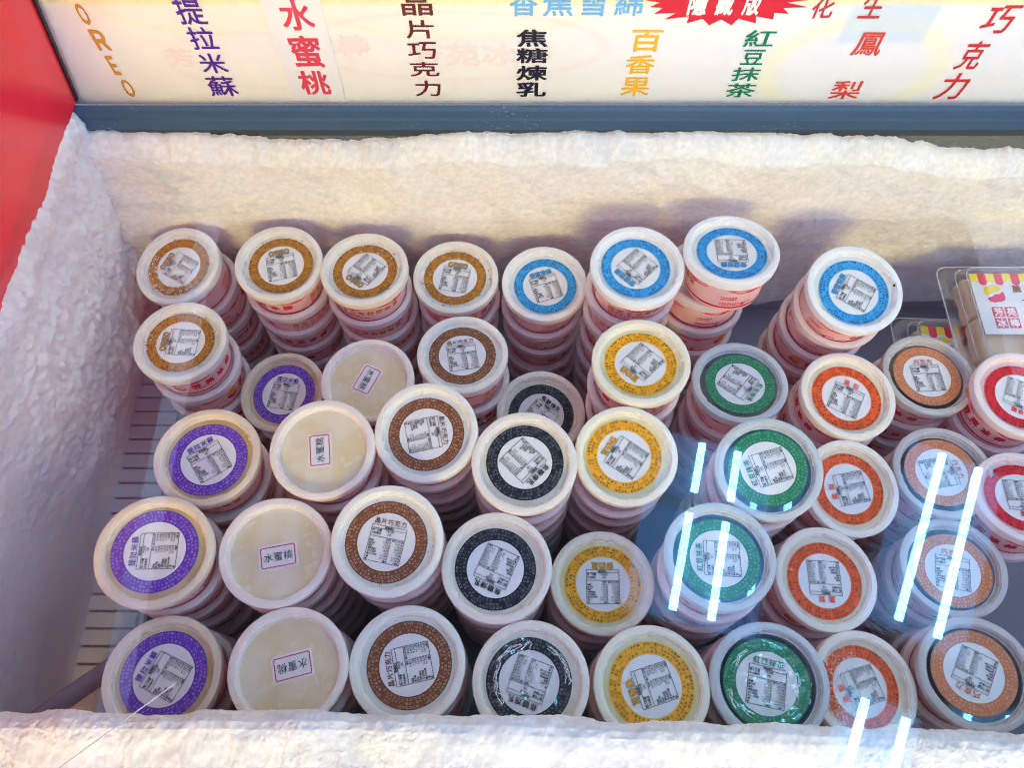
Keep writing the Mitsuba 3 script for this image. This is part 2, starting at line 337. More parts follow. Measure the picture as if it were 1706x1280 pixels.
put('frost_001', grid_mesh(np.stack([xw + th, Y, Z], -1)), 'm_side_frost', True, 'crumbly white frost on the left wall below the red side panel', 'frost', kind='stuff')

# frost over the edge of the near wall
nx = 1000
prof = np.array([(-.090, -.598), (-.06, -.584), (-.03, -.569), (-.012, -.5585), (-.004, -.553), (.002, -.5505), (.0075, -.5515), (.0115, -.556), (.013, -.565), (.0125, -.58), (.009, -.60), (.0, -.65), (-.008, -.72)])
tt = np.linspace(0, len(prof) - 1, 120)
py, pz = np.interp(tt, np.arange(len(prof)), prof[:, 0]), np.interp(tt, np.arange(len(prof)), prof[:, 1])
X = np.repeat(np.linspace(-.44, .76, nx)[:, None], 120, 1)
PY, PZ = np.tile(py, (nx, 1)), np.tile(pz, (nx, 1))
PY = PY + np.interp(X, [-.44, -.1, .1, .3, .76], [.008, .006, .000, -.006, -.010])
q = np.stack([X, PY, PZ], -1)
d = 0.010 * (nfbm(q * 24, 2, 41) - .5) + 0.0034 * (nfbm(q * 95, 2, 43) - .5) + 0.0022 * (nfbm(q * np.array([380, 240, 240]), 3, 44) - .5)
nyv = np.gradient(pz); nzv = -np.gradient(py); L = np.hypot(nyv, nzv); nyv, nzv = -nyv / L, -nzv / L
put('frost_002', grid_mesh(np.stack([X, PY + d * nyv, PZ + d * nzv], -1)), 'm_frost', True, 'sunlit fluffy frost along the near edge of the freezer in front of the cups', 'frost', kind='stuff')

# ------------------------------------------------------------------ the sign behind
CP, SP, F = math.cos(PITCH), math.sin(PITCH), 1284.6
def wall(px, py, y=.540):
    """where the sight line of a photograph pixel meets the upright plane of the sign: (x, z)"""
    u, v = (px - 853) / F, (py - 640) / F
    d = np.array([u, CP - v * SP, -SP - v * CP])
    return d[0] * y / d[1], d[2] * y / d[1]
UPR = np.array([[1, 0, 0, 0], [0, 0, -1, 0], [0, 1, 0, 0], [0, 0, 0, 1.0]])     # local x, y, z -> x, -z out of the wall, y up
def upright(m, y):
    m = m.copy(); m.apply_transform(UPR); m.apply_translation([0, y, 0]); return m
put('sign_board', boxm(-.44, .86, .540, .548, -.5395, -.28), 'm_sign', label='long white flavour sign with coloured Chinese lettering above the blue rail', category='sign')
def signtext(ink, ch, x0, x1, y0, y1, color, bold=2):
    cx, cy = (x0 + x1) / 2, (y0 + y1) / 2
    _, zt_ = wall(cx, y0); _, zb = wall(cx, y1); x, z = wall(cx, cy)
    sh = abs((cx - 853) / (1240 - cy)) * (y1 - y0)
    w = (wall(cx + (x1 - x0 - sh * .85) / 2, cy)[0] - x) * 2
    v, f, a = glyph(ch, 96, bold)
    v = np.asarray(v); lo, hi = v.min(0), v.max(0)
    v = (v - (lo + hi) / 2) / (hi - lo) * [w, zt_ - zb] + [x, z]
    ink.add(v, f, color)
SIGN = [('lettering', 'brown handwritten letters', lin(204, 150, 62), [('O', 122, 155, 5, 40), ('R', 147, 187, 48, 83), ('E', 175, 203, 92, 124), ('O', 199, 229, 132, 160)]),
        ('lettering_001', 'violet characters', lin(82, 40, 156), [('提', 282, 348, -10, 40), ('拉', 308, 367, 44, 82), ('米', 327, 383, 88, 121), ('蘇', 340, 400, 126, 159)]),
        ('lettering_002', 'dark maroon characters', lin(100, 36, 44), [('晶', 666, 722, -14, 25), ('片', 674, 725, 32, 63), ('巧', 678, 729, 69, 97), ('克', 681, 733, 102, 126), ('力', 690, 736, 133, 159)]),
        ('lettering_003', 'light blue characters', lin(110, 178, 232), [('香', 849, 896, -20, 26), ('蕉', 904, 957, -20, 26), ('雪', 964, 1015, -20, 26), ('綿', 1022, 1075, -20, 26)]),
        ('lettering_004', 'navy black characters', lin(30, 32, 52), [('焦', 860, 913, 48, 77), ('糖', 860, 913, 79, 104), ('煉', 860, 912, 108, 133), ('乳', 860, 910, 136, 160)]),
        ('lettering_005', 'yellow characters', lin(238, 184, 40), [('百', 1048, 1105, 49, 85), ('香', 1040, 1093, 91, 122), ('果', 1032, 1085, 128, 159)]),
        ('lettering_006', 'green characters', lin(10, 126, 92), [('紅', 1237, 1295, 49, 77), ('豆', 1232, 1277, 82, 107), ('抹', 1216, 1269, 111, 134), ('茶', 1206, 1262, 138, 161)]),
        ('lettering_007', 'dusky red characters', lin(186, 66, 78), [('花', 1347, 1400, -16, 30), ('生', 1428, 1484, -16, 30)]),
        ('lettering_008', 'orange red characters', lin(214, 76, 64), [('鳳', 1415, 1480, 53, 92), ('梨', 1378, 1441, 134, 164)]),
        ('lettering_009', 'bright red characters', lin(206, 52, 52), [('巧', 1626, 1703, 8, 55), ('克', 1587, 1652, 68, 115), ('力', 1553, 1622, 121, 165)])]
nch = 0
for name, lab, col, chars in SIGN:
    for c in chars:
        ink = Ink(); signtext(ink, *c, col, 3 if c[0] in 'ORE' else 2 if c[0] in '焦糖煉乳' else 1)
        m, cc = ink.mesh()
        put('sign_board__character' + (f'_{nch:03d}' if nch else ''), upright(m, .5392), 'm_ink', label=f'{lab[:-1]} {c[0]}', color=cc); nch += 1
# pale printed words behind the lettering
ink = Ink()
for (x, y, s, t) in [(560, 75, .022, '冰棒'), (300, 95, .02, '芳'), (800, 90, .024, '芳苑冰棒'), (1010, 100, .02, '')]:
    if t: ink.text(t, *wall(x, y), s, lin(238, 226, 218), sx=1.3, bold=2)
m, c = ink.mesh(); put('sign_board__faint_lettering', upright(m, .5395), 'm_ink', kind='stuff', color=c)
# red starburst with white characters
cx, cz = wall(1211, -2)
n = 22
pts = [(cx + (.067 if i % 2 == 0 else .052) * math.cos(i * math.pi / n) * (1 + .06 * math.sin(i * 2.3)), cz + (.0245 if i % 2 == 0 else .0185) * math.sin(i * math.pi / n)) for i in range(2 * n)]
ink = Ink(); ink.poly(Polygon(pts), lin(212, 34, 58))
for c in [('隱', 1143, 1184, -18, 24), ('藏', 1189, 1229, -18, 24), ('版', 1234, 1274, -18, 24)]:
    k = Ink(); signtext(k, *c, [.86, .84, .84], 3); ink.add(np.c_[k.v[0][:, :2], np.full(len(k.v[0]), .0003)], k.f[0], [.86, .84, .84])
m, c = ink.mesh(); put('sign_board__starburst', upright(m, .5392), 'm_ink', label='red starburst badge with white characters', color=c)
# white paper slip stuck over the sign
a, b, c_, d_ = wall(434, 0), wall(534, 0), wall(577, 167), wall(489, 165)
up = (a[0] + (a[0] - d_[0]) * .6, a[1] + .05), (b[0] + (b[0] - c_[0]) * .6, b[1] + .05)
m = trimesh.creation.extrude_polygon(Polygon([up[0], up[1], c_, d_]), 0.0005, engine='earcut')
put('paper_slip', upright(m, .5386), 'm_slip', label='white paper slip with pink characters stuck over the flavour sign', category='paper slip')
ink = Ink()
for c in [('水', 461, 528, -4, 48), ('蜜', 479, 543, 56, 110), ('桃', 495, 554, 115, 155)]: signtext(ink, *c, lin(214, 72, 92), 2)
m, c = ink.mesh(); put('paper_slip__lettering', upright(m, .5377), 'm_ink', color=c)

# ------------------------------------------------------------------ cups
R = .045
wob = {}
def rim_fr(seed):
    r_ = np.random.default_rng(seed)
    tabs = np.sort(r_.uniform(0, 2 * np.pi, 7)); ribs = r_.uniform(0, 2 * np.pi, 11); ph = r_.uniform(0, 6.28, 3)
    def fr(th, k):
        a = 0.00015 * np.sin(3 * th + ph[0]) + 0.0001 * np.sin(7 * th + ph[1])
        step = 0.0007 * ((np.searchsorted(tabs, th % (2 * np.pi)) % 2) - .5)
        rib = sum(np.exp(-((np.angle(np.exp(1j * (th - t)))) / .035) ** 2) for t in ribs)
        if k in (8, 9): return a + step * 1.5, 0
        if k in (10, 11): return a + step * 1.5 - .0006 * rib, 0.0004 * rib * (k == 10)
        if k in (12, 13): return a + step * .6 - .0011 * rib, 0
        return a * .6, 0
    return fr
RIM = [(.0436, -.0098), (.0446, -.0095), (.0450, -.0060), (.0450, -.0020), (.0446, -.0006), (.0437, 0), (.0412, .0003), (.0396, .0001), (.0392, -.0002), (.0391, -.0017), (.0389, -.0020), (.0383, -.0021), (.0378, -.0056), (.0374, -.0066), (.0364, -.0066)]
rim_mesh = [lathe(RIM, 150, rim_fr(s)) for s in range(5)]
rim_ply = {}
lo_rim = mikit.ply(lathe(RIM + [(.010, -.0064), (.0001, -.0064)], 56), 'm_rim', 35)
BODY = [(.0352, -.0455), (.0356, -.0478), (.0366, -.0478), (.0372, -.0440), (.0408, -.0099), (.0430, -.0097)]
def body_r(z): return .0372 + (.0408 - .0372) * (z + .0440) / (.0440 - .0099)
body_ply = mikit.ply(lathe([(.0001, -.0452), (.0345, -.0452)] + BODY, 64), 'm_body', 30)
# clear lids: the cup wall seen inside
inner_ply = mikit.ply(lathe([(.0376, -.0064), (.0366, -.0185)], 64), 'm_inner', True)
panel_ply = mikit.ply(lathe([(.0368, -.0062), (.0001, -.0061)], 64), 'm_film')
ice_hi = lathe([(.0368, -.0063), (.035, -.0061), (.030, -.0060), (.02, -.0060), (.01, -.0060), (.0001, -.0060)], 64)
ice_lo = lathe([(.0368, -.0175), (.030, -.0165), (.02, -.016), (.01, -.0163), (.0001, -.016)], 64)
ice_ply = {k: mikit.ply(ice_lo if k in 'gh' else ice_hi, 'm_ice_' + k, True) for k in ICE}

# printed wrap round the cup
def side_print(seed):
    ink = Ink()
    h0, h1 = -.0425, -.0115
    RM = .039
    def wrap(fn):
        k = Ink(); fn(k)
        for v, f, c in zip(k.v, k.f, k.c): pass
        return k
    k = Ink()
    def tx(s, deg, v, size, col, px=40, bold=1, sx=1.0, gap=None):
        w = gap or size * 1.05
        for i, ch in enumerate(s):
            if ch != ' ': k.text(ch, math.radians(deg) * RM + i * w, v, size, col, px=px, bold=bold, sx=sx)
    gold, red, dred = lin(190, 126, 40), lin(206, 30, 56), lin(150, 16, 44)
    # emblem: a yellow and a red half with a wavy white gap
    t = np.linspace(0, 1, 14)
    e0 = math.radians(0) * RM
    upper = [(-.0055 + .0105 * s, .0012 + .0012 * math.sin(s * 9) + .0025 * s * 0) for s in t] + [(.0058, .0035), (.003, .0066), (-.0015, .0072), (-.0050, .0056), (-.0064, .0028)]
    lower = [(-.0050 + .0115 * s, -.0010 + .0012 * math.sin(s * 9)) for s in t] + [(.0062, -.0034), (.0035, -.0060), (-.001, -.0066), (-.0046, -.0048)]
    for poly, col in ((upper, lin(226, 150, 20)), (lower, lin(214, 24, 54))):
        p = affinity.translate(affinity.rotate(Polygon(poly).buffer(.0006), -18, origin=(0, 0)), e0, .016)
        k.poly(p, col)
    tx('芳苑冰棒', 24, .0165, .0090, red, bold=3, gap=.0138)
    tx('www.fy', 22, .0088, .0024, dred, px=24, gap=.0036); tx('冰棒專賣店', 22, .0112, .0020, dred, px=20, gap=.0030)
    tx('烤天50年的好味道', 128, .0185, .0072, gold, bold=2, gap=.0092)
    tx('台南市樹山路８號芳苑冰棒店', 124, .0122, .0024, red, px=28, bold=2, gap=.0029)
    tx('０６－２２７２０４７　全台宅配服務中', 124, .0088, .0022, red, px=28, bold=1, gap=.0028)
    tx('品質保證請冷凍保存', 124, .0058, .0020, dred, px=28, bold=1, gap=.0026)
    tx('營養標示請見杯蓋　有效日期', 286, .0088, .0019, red, px=20, gap=.0025)
    tx('回', 318, .0062, .0040, red, bold=2); tx('天然水果製作', 286, .0146, .0022, red, px=28, bold=1, gap=.0027); tx('不添加防腐劑', 286, .0176, .0022, red, px=28, bold=1, gap=.0027); tx('退冰後請勿再冷凍', 286, .0060, .0019, red, px=20, gap=.0025)
    # swooshes under the rim and the red band near the foot
    for s0, ln in ((-10, 60), (70, 50), (140, 46), (205, 60), (290, 55)):
        s = np.linspace(0, 1, 16); a = (np.radians(s0) + np.radians(ln) * s) * RM
        lo_ = .0285 - .0042 * np.sin(s * np.pi) - .002 * s; hi_ = lo_ + .0020 * np.sin(s * np.pi) ** .7
        k.poly(Polygon(list(zip(a, hi_)) + list(zip(a[::-1], lo_[::-1]))).buffer(0), red)
        k.poly(Polygon(list(zip(a, hi_ + .0022)) + list(zip(a[::-1], lo_[::-1] + .0019))).buffer(0), lin(226, 110, 110))
    a = np.linspace(0, 2 * np.pi, 73)
    for i in range(72):
        k.poly(sbox(a[i] * RM, .0008, a[i + 1] * RM, .0032), red)
    for i in range(72):
        k.poly(sbox(a[i] * RM, .0302, a[i + 1] * RM, .0318), lin(214, 80, 90))
    m, c = k.mesh()
    v = m.vertices; ang = v[:, 0] / RM; z = -.0440 + v[:, 1]
    r = body_r(z) + .00035
    m2 = trimesh.Trimesh(np.c_[r * np.cos(ang), r * np.sin(ang), z], m.faces, process=False)
    return mikit.ply(m2, 'm_ink', False, color=c)
PRINT = side_print(0)

# lid labels
disc_ply = mikit.ply(lathe([(.0331, -.0056), (.0001, -.0056)], 72), 'm_paper')
def ring_mesh(): return lathe([(.0331, -.0052), (.0234, -.0052)], 72)
LZ = -.0049
ROWS = [('熱量', '138大卡', '184大卡'), ('蛋白質', '3.2公克', '4.3公克'), ('脂肪', '6.2公克', '8.3公克'), (' 飽和脂肪', '4.6公克', '6.1公克'), (' 反式脂肪', '0公克', '0公克'),
        ('碳水化合物', '16.8公克', '22.4公克'), (' 糖', '10.7公克', '14.3公克'), ('鈉', '4毫克', '5毫克')]
def label_print(k):
    ringc, tc, fc, title = FLAV[k]
    ink = Ink()
    S = {2: .0058, 3: .0061, 4: .0056, 5: .0050}
    outl = k in 'oby'
    if k == 'o':
        if outl: ink.text(title, 0, .0160, .0072, lin(52, 38, 22), LZ, px=64, bold=5, sx=1.0, space=.06)
        ink.text(title, 0, .0160, .0072, tc, LZ + .0002, px=64, bold=1, space=.06)
    else:
        s = S.get(len(title), .005)
        if outl: ink.text(title, 0, .0158, s, lin(40, 34, 40) if k == 'b' else lin(84, 50, 10), LZ, bold=4, space=.08)
        ink.text(title, 0, .0158, s, tc, LZ + .0002, bold=1, space=.08)
    bk = [.012, .012, .016]
    W, H, cy = .0285, .0290, -.0024
    x0, x1, y0, y1 = -W / 2, W / 2, cy - H / 2, cy + H / 2
    t = .0004
    for y in (y0, y1, y1 - .0026 - .0, y1 - .0092): ink.poly(sbox(x0, y - t / 2, x1, y + t / 2), bk, LZ)
    for x in (x0, x1): ink.poly(sbox(x - t / 2, y0, x + t / 2, y1), bk, LZ)
    kw = dict(px=44, bold=1)
    ink.text('營養標示', 0, y1 - .0014, .0019, bk, LZ, **kw)
    ink.text('每一份量', x0 + .0006, y1 - .0040, .0020, bk, LZ, align='l', **kw); ink.text('75公克', .001, y1 - .0040, .0020, bk, LZ, **kw)
    ink.text('本包裝含', x0 + .0006, y1 - .0066, .0020, bk, LZ, align='l', **kw); ink.text('2份', .001, y1 - .0066, .0020, bk, LZ, **kw)
    yy = y1 - .0106
    ink.text('每份', .0035, yy, .0019, bk, LZ, align='r', **kw); ink.text('每100公克', x1 - .0004, yy, .0019, bk, LZ, align='r', **kw)
    for a, b, c in ROWS:
        yy -= .00215
        ink.text(a, x0 + .0006, yy, .0017, bk, LZ, align='l', **kw); ink.text(b, .0042, yy, .0017, bk, LZ, align='r', sx=.95, **kw); ink.text(c, x1 - .0006, yy, .0017, bk, LZ, align='r', sx=.95, **kw)
    nm = title.replace(' ', '') if k != 'o' else '餅乾'
    l1 = f'品名：{nm}冰淇淋　成份：鮮奶・{nm}・砂糖・水・麥芽糖・奶粉・椰子油・玉米糖膠・乳化劑・關華豆膠・鹿角菜膠・食用香料・（脂肪酸甘油酯）'
    l2 = '製造廠商：芳苑冰棒店　電話：０６－２２７２０４７　地址：台南市中西區樹山路８號　保存方法：請保存於零下１８度　淨重：１５０公克'
    l3 = '有效日期：標示於底面　注意事項：拆封後請立即食用　原產地：台灣　過敏原資訊：本產品含有牛奶及其製品'
    off = {'o': 10, 'b': 60, 'p': 120, 'c': 0, 'k': 200, 'y': 30, 'g': 300, 'n': 250, 'h': 80, 'r': 160}[k]
    w = .0 if k in 'obynr' else .3
    fc = [a * w + b * (1 - w) for a, b in zip(ringc, fc)]
    ink.ring(l1, .0312, .00235, fc, 140, LZ, px=28); ink.ring(l2, .0283, .0023, fc, 120, LZ, px=28); ink.ring(l3, .0255, .0022, fc, 110, LZ, px=28)
    m, c = ink.mesh()
    return mikit.ply(m, 'm_ink', False, color=c)
RING, PRT = {}, {}
rm = ring_mesh()
for k in FLAV:
    mat('m_ring_' + k, FLAV[k][0], 0.4, 0.25)
    RING[k] = mikit.ply(rm, 'm_ring_' + k); PRT[k] = label_print(k)
# handmade peach label
def rrect(w, h, r): return sbox(-w / 2 + r, -h / 2 + r, w / 2 - r, h / 2 - r).buffer(r, quad_segs=6)
slip_ply = mikit.ply(trimesh.creation.extrude_polygon(rrect(.031, .0205, .002), .0004, engine='earcut').apply_translation([0, 0, -.0059]), 'm_paper')
ink = Ink(); fr = rrect(.0275, .0170, .0015); ink.poly(fr.difference(fr.buffer(-.0007)), lin(214, 40, 70), LZ)
for ch, x in zip('水蜜桃', (-.0078, 0, .0078)): ink.text(ch, x, 0, .0078, [.02, .02, .03], LZ, bold=0, px=64, sx=.95)
m, c = ink.mesh(); slip_ink = mikit.ply(m, 'm_ink', False, color=c)

CUPS = [  # id, lid centre x y z, lean a b, label up direction (deg), side turn, where it stands
    ('o1', -.3502, .4541, -.6780, -.100, -.105, 150, 185, 'tan ring label cup in the back left corner, frost on its lid'),
    ('o2', -.2406, .4503, -.6669, .021, -.032, 105, 55, 'tan ring label cup second in the back row, showing red side lettering'),
    ('o3', -.1515, .4417, -.6644, -.013, .037, 233, 175, 'tan ring label cup third in the back row, its label upside down'),
    ('o4', -.0594, .4468, -.6875, -.003, -.005, 80, 330, 'tan ring label cup beside the leftmost blue one'),
    ('b1', .0342, .4398, -.6893, -.003, -.043, 108, 290, 'blue ring label cup leftmost of the four, level and upright'),
    ('b2', .1196, .4134, -.6172, .002, -.014, 225, 175, 'blue ring label cup second from left, title at lower left'),
    ('b3', .2085, .4260, -.6080, -.031, .16, 268, 318, 'blue ring label cup third from left, standing highest with upside down label'),
    ('b4', .3239, .3898, -.6211, .002, -.130, 148, 15, 'blue ring label cup rightmost of the four, on a leaning stack'),
    ('o5', -.3266, .3596, -.6687, .036, .021, 178, 335, 'tan ring label cup in second row by left wall'),
    ('p1', -.2407, .3345, -.7346, -.076, -.053, 80, 90, 'purple ring label cup farthest back and sunk lowest'),
    ('w1', -.1394, .3187, -.6719, .001, .019, -25, 60, 'plain peach cup farthest back, small slanted white label, in shade'),
    ('c1', -.0487, .3482, -.6740, .005, .080, 100, 85, 'dark brown ring label cup farthest back'),
    ('k1', .0292, .3041, -.7183, .007, -.089, 50, 90, 'black ring label cup farthest back, half hidden behind another black one'),
    ('y1', .1177, .3170, -.6276, -.027, .059, 225, 150, 'yellow ring label cup farthest back'),
    ('g1', .2162, .3123, -.6619, -.039, .120, 320, 20, 'green ring label cup farthest back'),
    ('n1', .3189, .3001, -.6659, .037, -.009, 62, 170, 'orange ring label cup farthest back, with bright sharp ring'),
    ('h1', .4157, .3346, -.6929, -.005, .030, 93, 140, 'copper brown ring label cup farthest back, beside the clear boxes'),
    ('r1', .4860, .3020, -.6690, .0, .0, 245, 150, 'red ring label cup farther back at right edge, beside the clear boxes'),
    ('p2', -.2627, .2252, -.6284, .061, .025, 125, 170, 'purple ring label cup second from the back, tilted to the right'),
    ('w2', -.1625, .2296, -.6214, .014, -.027, 188, 200, 'plain peach cup second from the back, small label reading upwards, in sun'),
    ('c2', -.0744, .2450, -.6213, -.022, -.090, 12, 80, 'dark brown ring label cup second from the back, title turned to the right'),
    ('k2', .0105, .2166, -.6194, -.004, -.056, 315, 200, 'black ring label cup second from the back, sunlit cream rim'),
    ('y2', .0992, .2275, -.6326, -.007, -.083, 145, 315, 'yellow ring label cup second from the back, title at upper left'),
    ('g2', .2171, .2114, -.6204, -.078, -.073, 195, 170, 'green ring label cup second from the back, clear lid'),
    ('n2', .3082, .2108, -.6729, .110, -.098, 192, 190, 'orange ring label cup second from the back, tucked beside a green lid'),
    ('h2', .4014, .2298, -.6842, -.065, .036, 10, 200, 'copper brown ring label cup second from the back, crossed by lamp reflections'),
    ('r2', .4630, .2020, -.6720, -.05, .13, 265, 150, 'red ring label cup nearer the front at the right edge'),
    ('p3', -.2814, .1377, -.6047, .120, .004, 183, 190, 'purple ring label cup third from the back, standing tallest of the purple ones'),
    ('w3', -.1909, .1410, -.6217, .076, -.015, 102, 60, 'plain peach cup third from the back, small label reading level'),
    ('c3', -.0998, .1478, -.6102, .015, -.059, 79, 60, 'dark brown ring label cup third from the back, title upright'),
    ('k3', -.0123, .1301, -.6281, .005, -.033, 246, 100, 'black ring label cup third from the back, title upside down'),
    ('y3', .0781, .1269, -.6751, -.002, .022, 89, 170, 'yellow ring label cup third from the back, title upright, in shade'),
    ('g3', .1669, .1375, -.6191, -.026, .077, 176, 150, 'green ring label cup third from the back, under a lamp reflection'),
    ('n3', .2711, .1294, -.6730, .079, -.024, 268, 75, 'orange ring label cup third from the back, title upside down'),
    ('h3', .3901, .1417, -.6857, -.082, .060, 78, 60, 'copper brown ring label cup third from the back, washed by blue reflections'),
    ('p4', -.2691, .0480, -.6314, .034, .026, 156, 190, 'purple ring label cup nearest the front, behind the near frost'),
    ('w4', -.1702, .0530, -.6207, .053, .029, 285, 60, 'plain peach cup nearest the front, small label upside down'),
    ('c4', -.0809, .0560, -.6319, .029, .034, 193, 60, 'dark brown ring label cup nearest the front'),
    ('k4', .0145, .0440, -.6305, -.005, .022, 250, 100, 'black ring label cup nearest the front, glittering ice film on its label'),
    ('y4', .1079, .0413, -.6366, -.013, .027, 197, 170, 'yellow ring label cup nearest the front'),
    ('g4', .1972, .0428, -.6310, -.056, -.012, 77, 150, 'green ring label cup nearest the front, with a wet shine'),
    ('n4', .2870, .0414, -.6726, .120, -.014, 197, 75, 'orange ring label cup nearest the front, label frosted over'),
    ('h4', .3758, .0516, -.6630, -.100, .0, 240, 75, 'copper brown ring label cup nearest the front, in the right corner'),
]
SHORT = {'o': 'tan', 'b': 'blue', 'p': 'purple', 'w': 'peach', 'c': 'dark brown', 'k': 'black', 'y': 'yellow', 'g': 'green', 'n': 'orange', 'h': 'copper brown', 'r': 'red'}
ORD = ['first', 'second', 'third', 'fourth', 'fifth', 'sixth', 'seventh']
UNSEEN = {tuple(c.split('.')) for c in 'o2.5 o4.3 o4.4 b4.5 b4.6 p1.2 p1.3 w1.1 w1.2 w1.3 w1.4 c1.3 c1.4 k1.1 k1.2 k1.3 y1.3 y1.4 y1.5 n1.3 n1.4 n1.5 h1.3 h1.4 r1.2 r1.3 r1.4 p2.4 p2.5 w2.5 w2.6 n2.3 n2.4 h2.4 r2.2 r2.3 r2.4 p3.6 g3.6 h3.4 p4.3 p4.4 p4.5 w4.5 w4.6 k4.1 k4.2 k4.3 k4.4 k4.5 g4.5 n4.2 n4.3 n4.4 h4.4 h4.5 y4.3 y4.4 y4.5'.split()}   # wholly behind other cups
count = 0
def newcup():
    global count
    k = 'ice_cream_cup' + (f'_{count:03d}' if count else ''); count += 1
    return k
GRP = 'ice cream cups stacked in the freezer'
def add(key, ply, tw): scene[key] = {**ply, 'to_world': tw}
CUPKEY = {}
for i, (cid, x, y, z, a, b, up, face, lab) in enumerate(CUPS):
    k = cid[0]; t = newcup(); CUPKEY[t] = cid
    turn = up - 90
    side = -90 - face + math.degrees(math.atan2(-x, y + .25)) * -1
    tw, ts = place_rot(x, y, z, a, b, turn), place_rot(x, y, z, a, b, side)
    tag(t, lab, 'cup', GRP)
    add(t + '__body', body_ply, ts); add(t + '__side_print', PRINT, ts)
    rk = (i % 5, k)
    if rk not in rim_ply: rim_ply[rk] = mikit.ply(rim_mesh[i % 5], 'm_rim_' + k, 28)
    add(t + '__lid', rim_ply[rk], place_rot(x, y, z, a, b, (i * 67) % 360))
    add(t + '__ice_cream', ice_ply[k], tw)
    if k in 'gh': add(t + '__lid__panel', panel_ply, tw); add(t + '__inner_wall', inner_ply, tw)
    if k == 'w':
        add(t + '__label', slip_ply, tw @ T().translate([.003 * math.sin(i), .003 * math.cos(i), 0])); add(t + '__label__printing', slip_ink, tw @ T().translate([.003 * math.sin(i), .003 * math.cos(i), 0]))
    else:
        o = T().translate([.0012 * math.sin(i * 1.7), .0012 * math.cos(i * 2.3), 0])
        add(t + '__label', disc_ply, tw @ o); add(t + '__label__ring', RING[k], tw @ o); add(t + '__label__printing', PRT[k], tw @ o)
    n = max(1, round((.905 - .006 + z) / .042)); pitch = (.899 + z) / n * 1.0
    cx, cy = x, y
    for j in range(1, n):
        f = 1 - j / n
        cx -= a * pitch * f; cy -= b * pitch * f
        if (cid, str(j)) in UNSEEN: continue
        if cid == 'b3' and j == 1: cx, cy, z = cx - .012, cy + .012, z - .010
        r_ = np.random.default_rng(1000 * i + j)
        jx, jy = r_.uniform(-.0015, .0015, 2)
        t = newcup(); CUPKEY[t] = f'{cid}.{j}'
        ts = place_rot(cx + jx, cy + jy, z - j * pitch, a * f, b * f, side + r_.uniform(-70, 70))
        add(t + '__body', body_ply, ts); add(t + '__side_print', PRINT, ts); add(t + '__lid', lo_rim, ts)
        tag(t, f"{ORD[j - 1]} cup down under the {lab.split(',')[0]}", 'cup', GRP)

# wet wrinkled ice films on two labels
def film(seed, amp):
    th, rr = np.linspace(0, 2 * np.pi, 97), np.linspace(0.0005, .0325, 40)
    TH, RR = np.meshgrid(th, rr, indexing='ij')
    P = np.stack([RR * np.cos(TH), RR * np.sin(TH), RR * 0], -1)
    P[..., 2] = amp * (meshkit.fbm(P * 95, 3, seed) - .5) - .0030
    P[-1] = P[0]
    m = grid_mesh(P); m.merge_vertices()
    return m
for cid, sd in (('k4', 3), ('g4', 9)):
    t = [k for k, v in CUPKEY.items() if v == cid][0]
    c = next(c for c in CUPS if c[0] == cid)
    scene[t + '__ice_film'] = mikit.ply(film(sd, .0022), 'm_film', True, to_world=place_rot(*c[1:6], 0))

def crumbs(seed, n, a0, a1):
    r_ = np.random.default_rng(seed); ms = []
    for i in range(n):
        a, r = math.radians(r_.uniform(a0, a1)), r_.uniform(.022, .040) if r_.random() < .7 else r_.uniform(.005, .042)
        m = trimesh.creation.icosphere(subdivisions=1, radius=1); m.vertices *= r_.uniform(.0002, .0007) * r_.uniform(.6, 1.4, 3); m.vertices += r_.normal(0, .0001, m.vertices.shape)
        m.apply_translation([r * math.cos(a), r * math.sin(a), -.0045 if r < .036 else -.001]); ms.append(m)
    return trimesh.util.concatenate(ms)
for cid, sd, n, a0, a1 in (('o1', 5, 300, 150, 330), ('o5', 6, 60, 100, 230), ('o3', 8, 50, 10, 120), ('n4', 9, 320, 90, 240), ('o4', 10, 40, 60, 200)):
    t = [k for k, v in CUPKEY.items() if v == cid][0]
    c = next(c for c in CUPS if c[0] == cid)
    scene[t + '__frost_crumbs'] = mikit.ply(crumbs(sd, n, a0, a1), 'm_frost', 40, to_world=place_rot(*c[1:6], 0)); tag(t + '__frost_crumbs', kind='stuff')

mat('m_painted_glint', (.93, .95, .98), 0.12, 0.6, clearcoat=1.0)  # white strands put in for lamp glints on the wrinkled film
def glint_lines(seed, paths):
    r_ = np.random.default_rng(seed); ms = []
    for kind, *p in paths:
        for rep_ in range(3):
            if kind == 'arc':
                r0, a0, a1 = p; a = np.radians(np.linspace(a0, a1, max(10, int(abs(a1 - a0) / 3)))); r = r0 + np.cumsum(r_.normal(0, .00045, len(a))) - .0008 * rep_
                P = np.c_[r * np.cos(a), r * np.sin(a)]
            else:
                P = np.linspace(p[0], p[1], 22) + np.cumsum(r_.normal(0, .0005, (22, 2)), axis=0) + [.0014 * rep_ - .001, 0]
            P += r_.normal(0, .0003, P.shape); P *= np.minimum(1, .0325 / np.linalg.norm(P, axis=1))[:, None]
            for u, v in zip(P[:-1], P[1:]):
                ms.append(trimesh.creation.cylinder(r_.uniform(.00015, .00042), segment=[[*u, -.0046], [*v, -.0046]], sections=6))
    return trimesh.util.concatenate(ms)
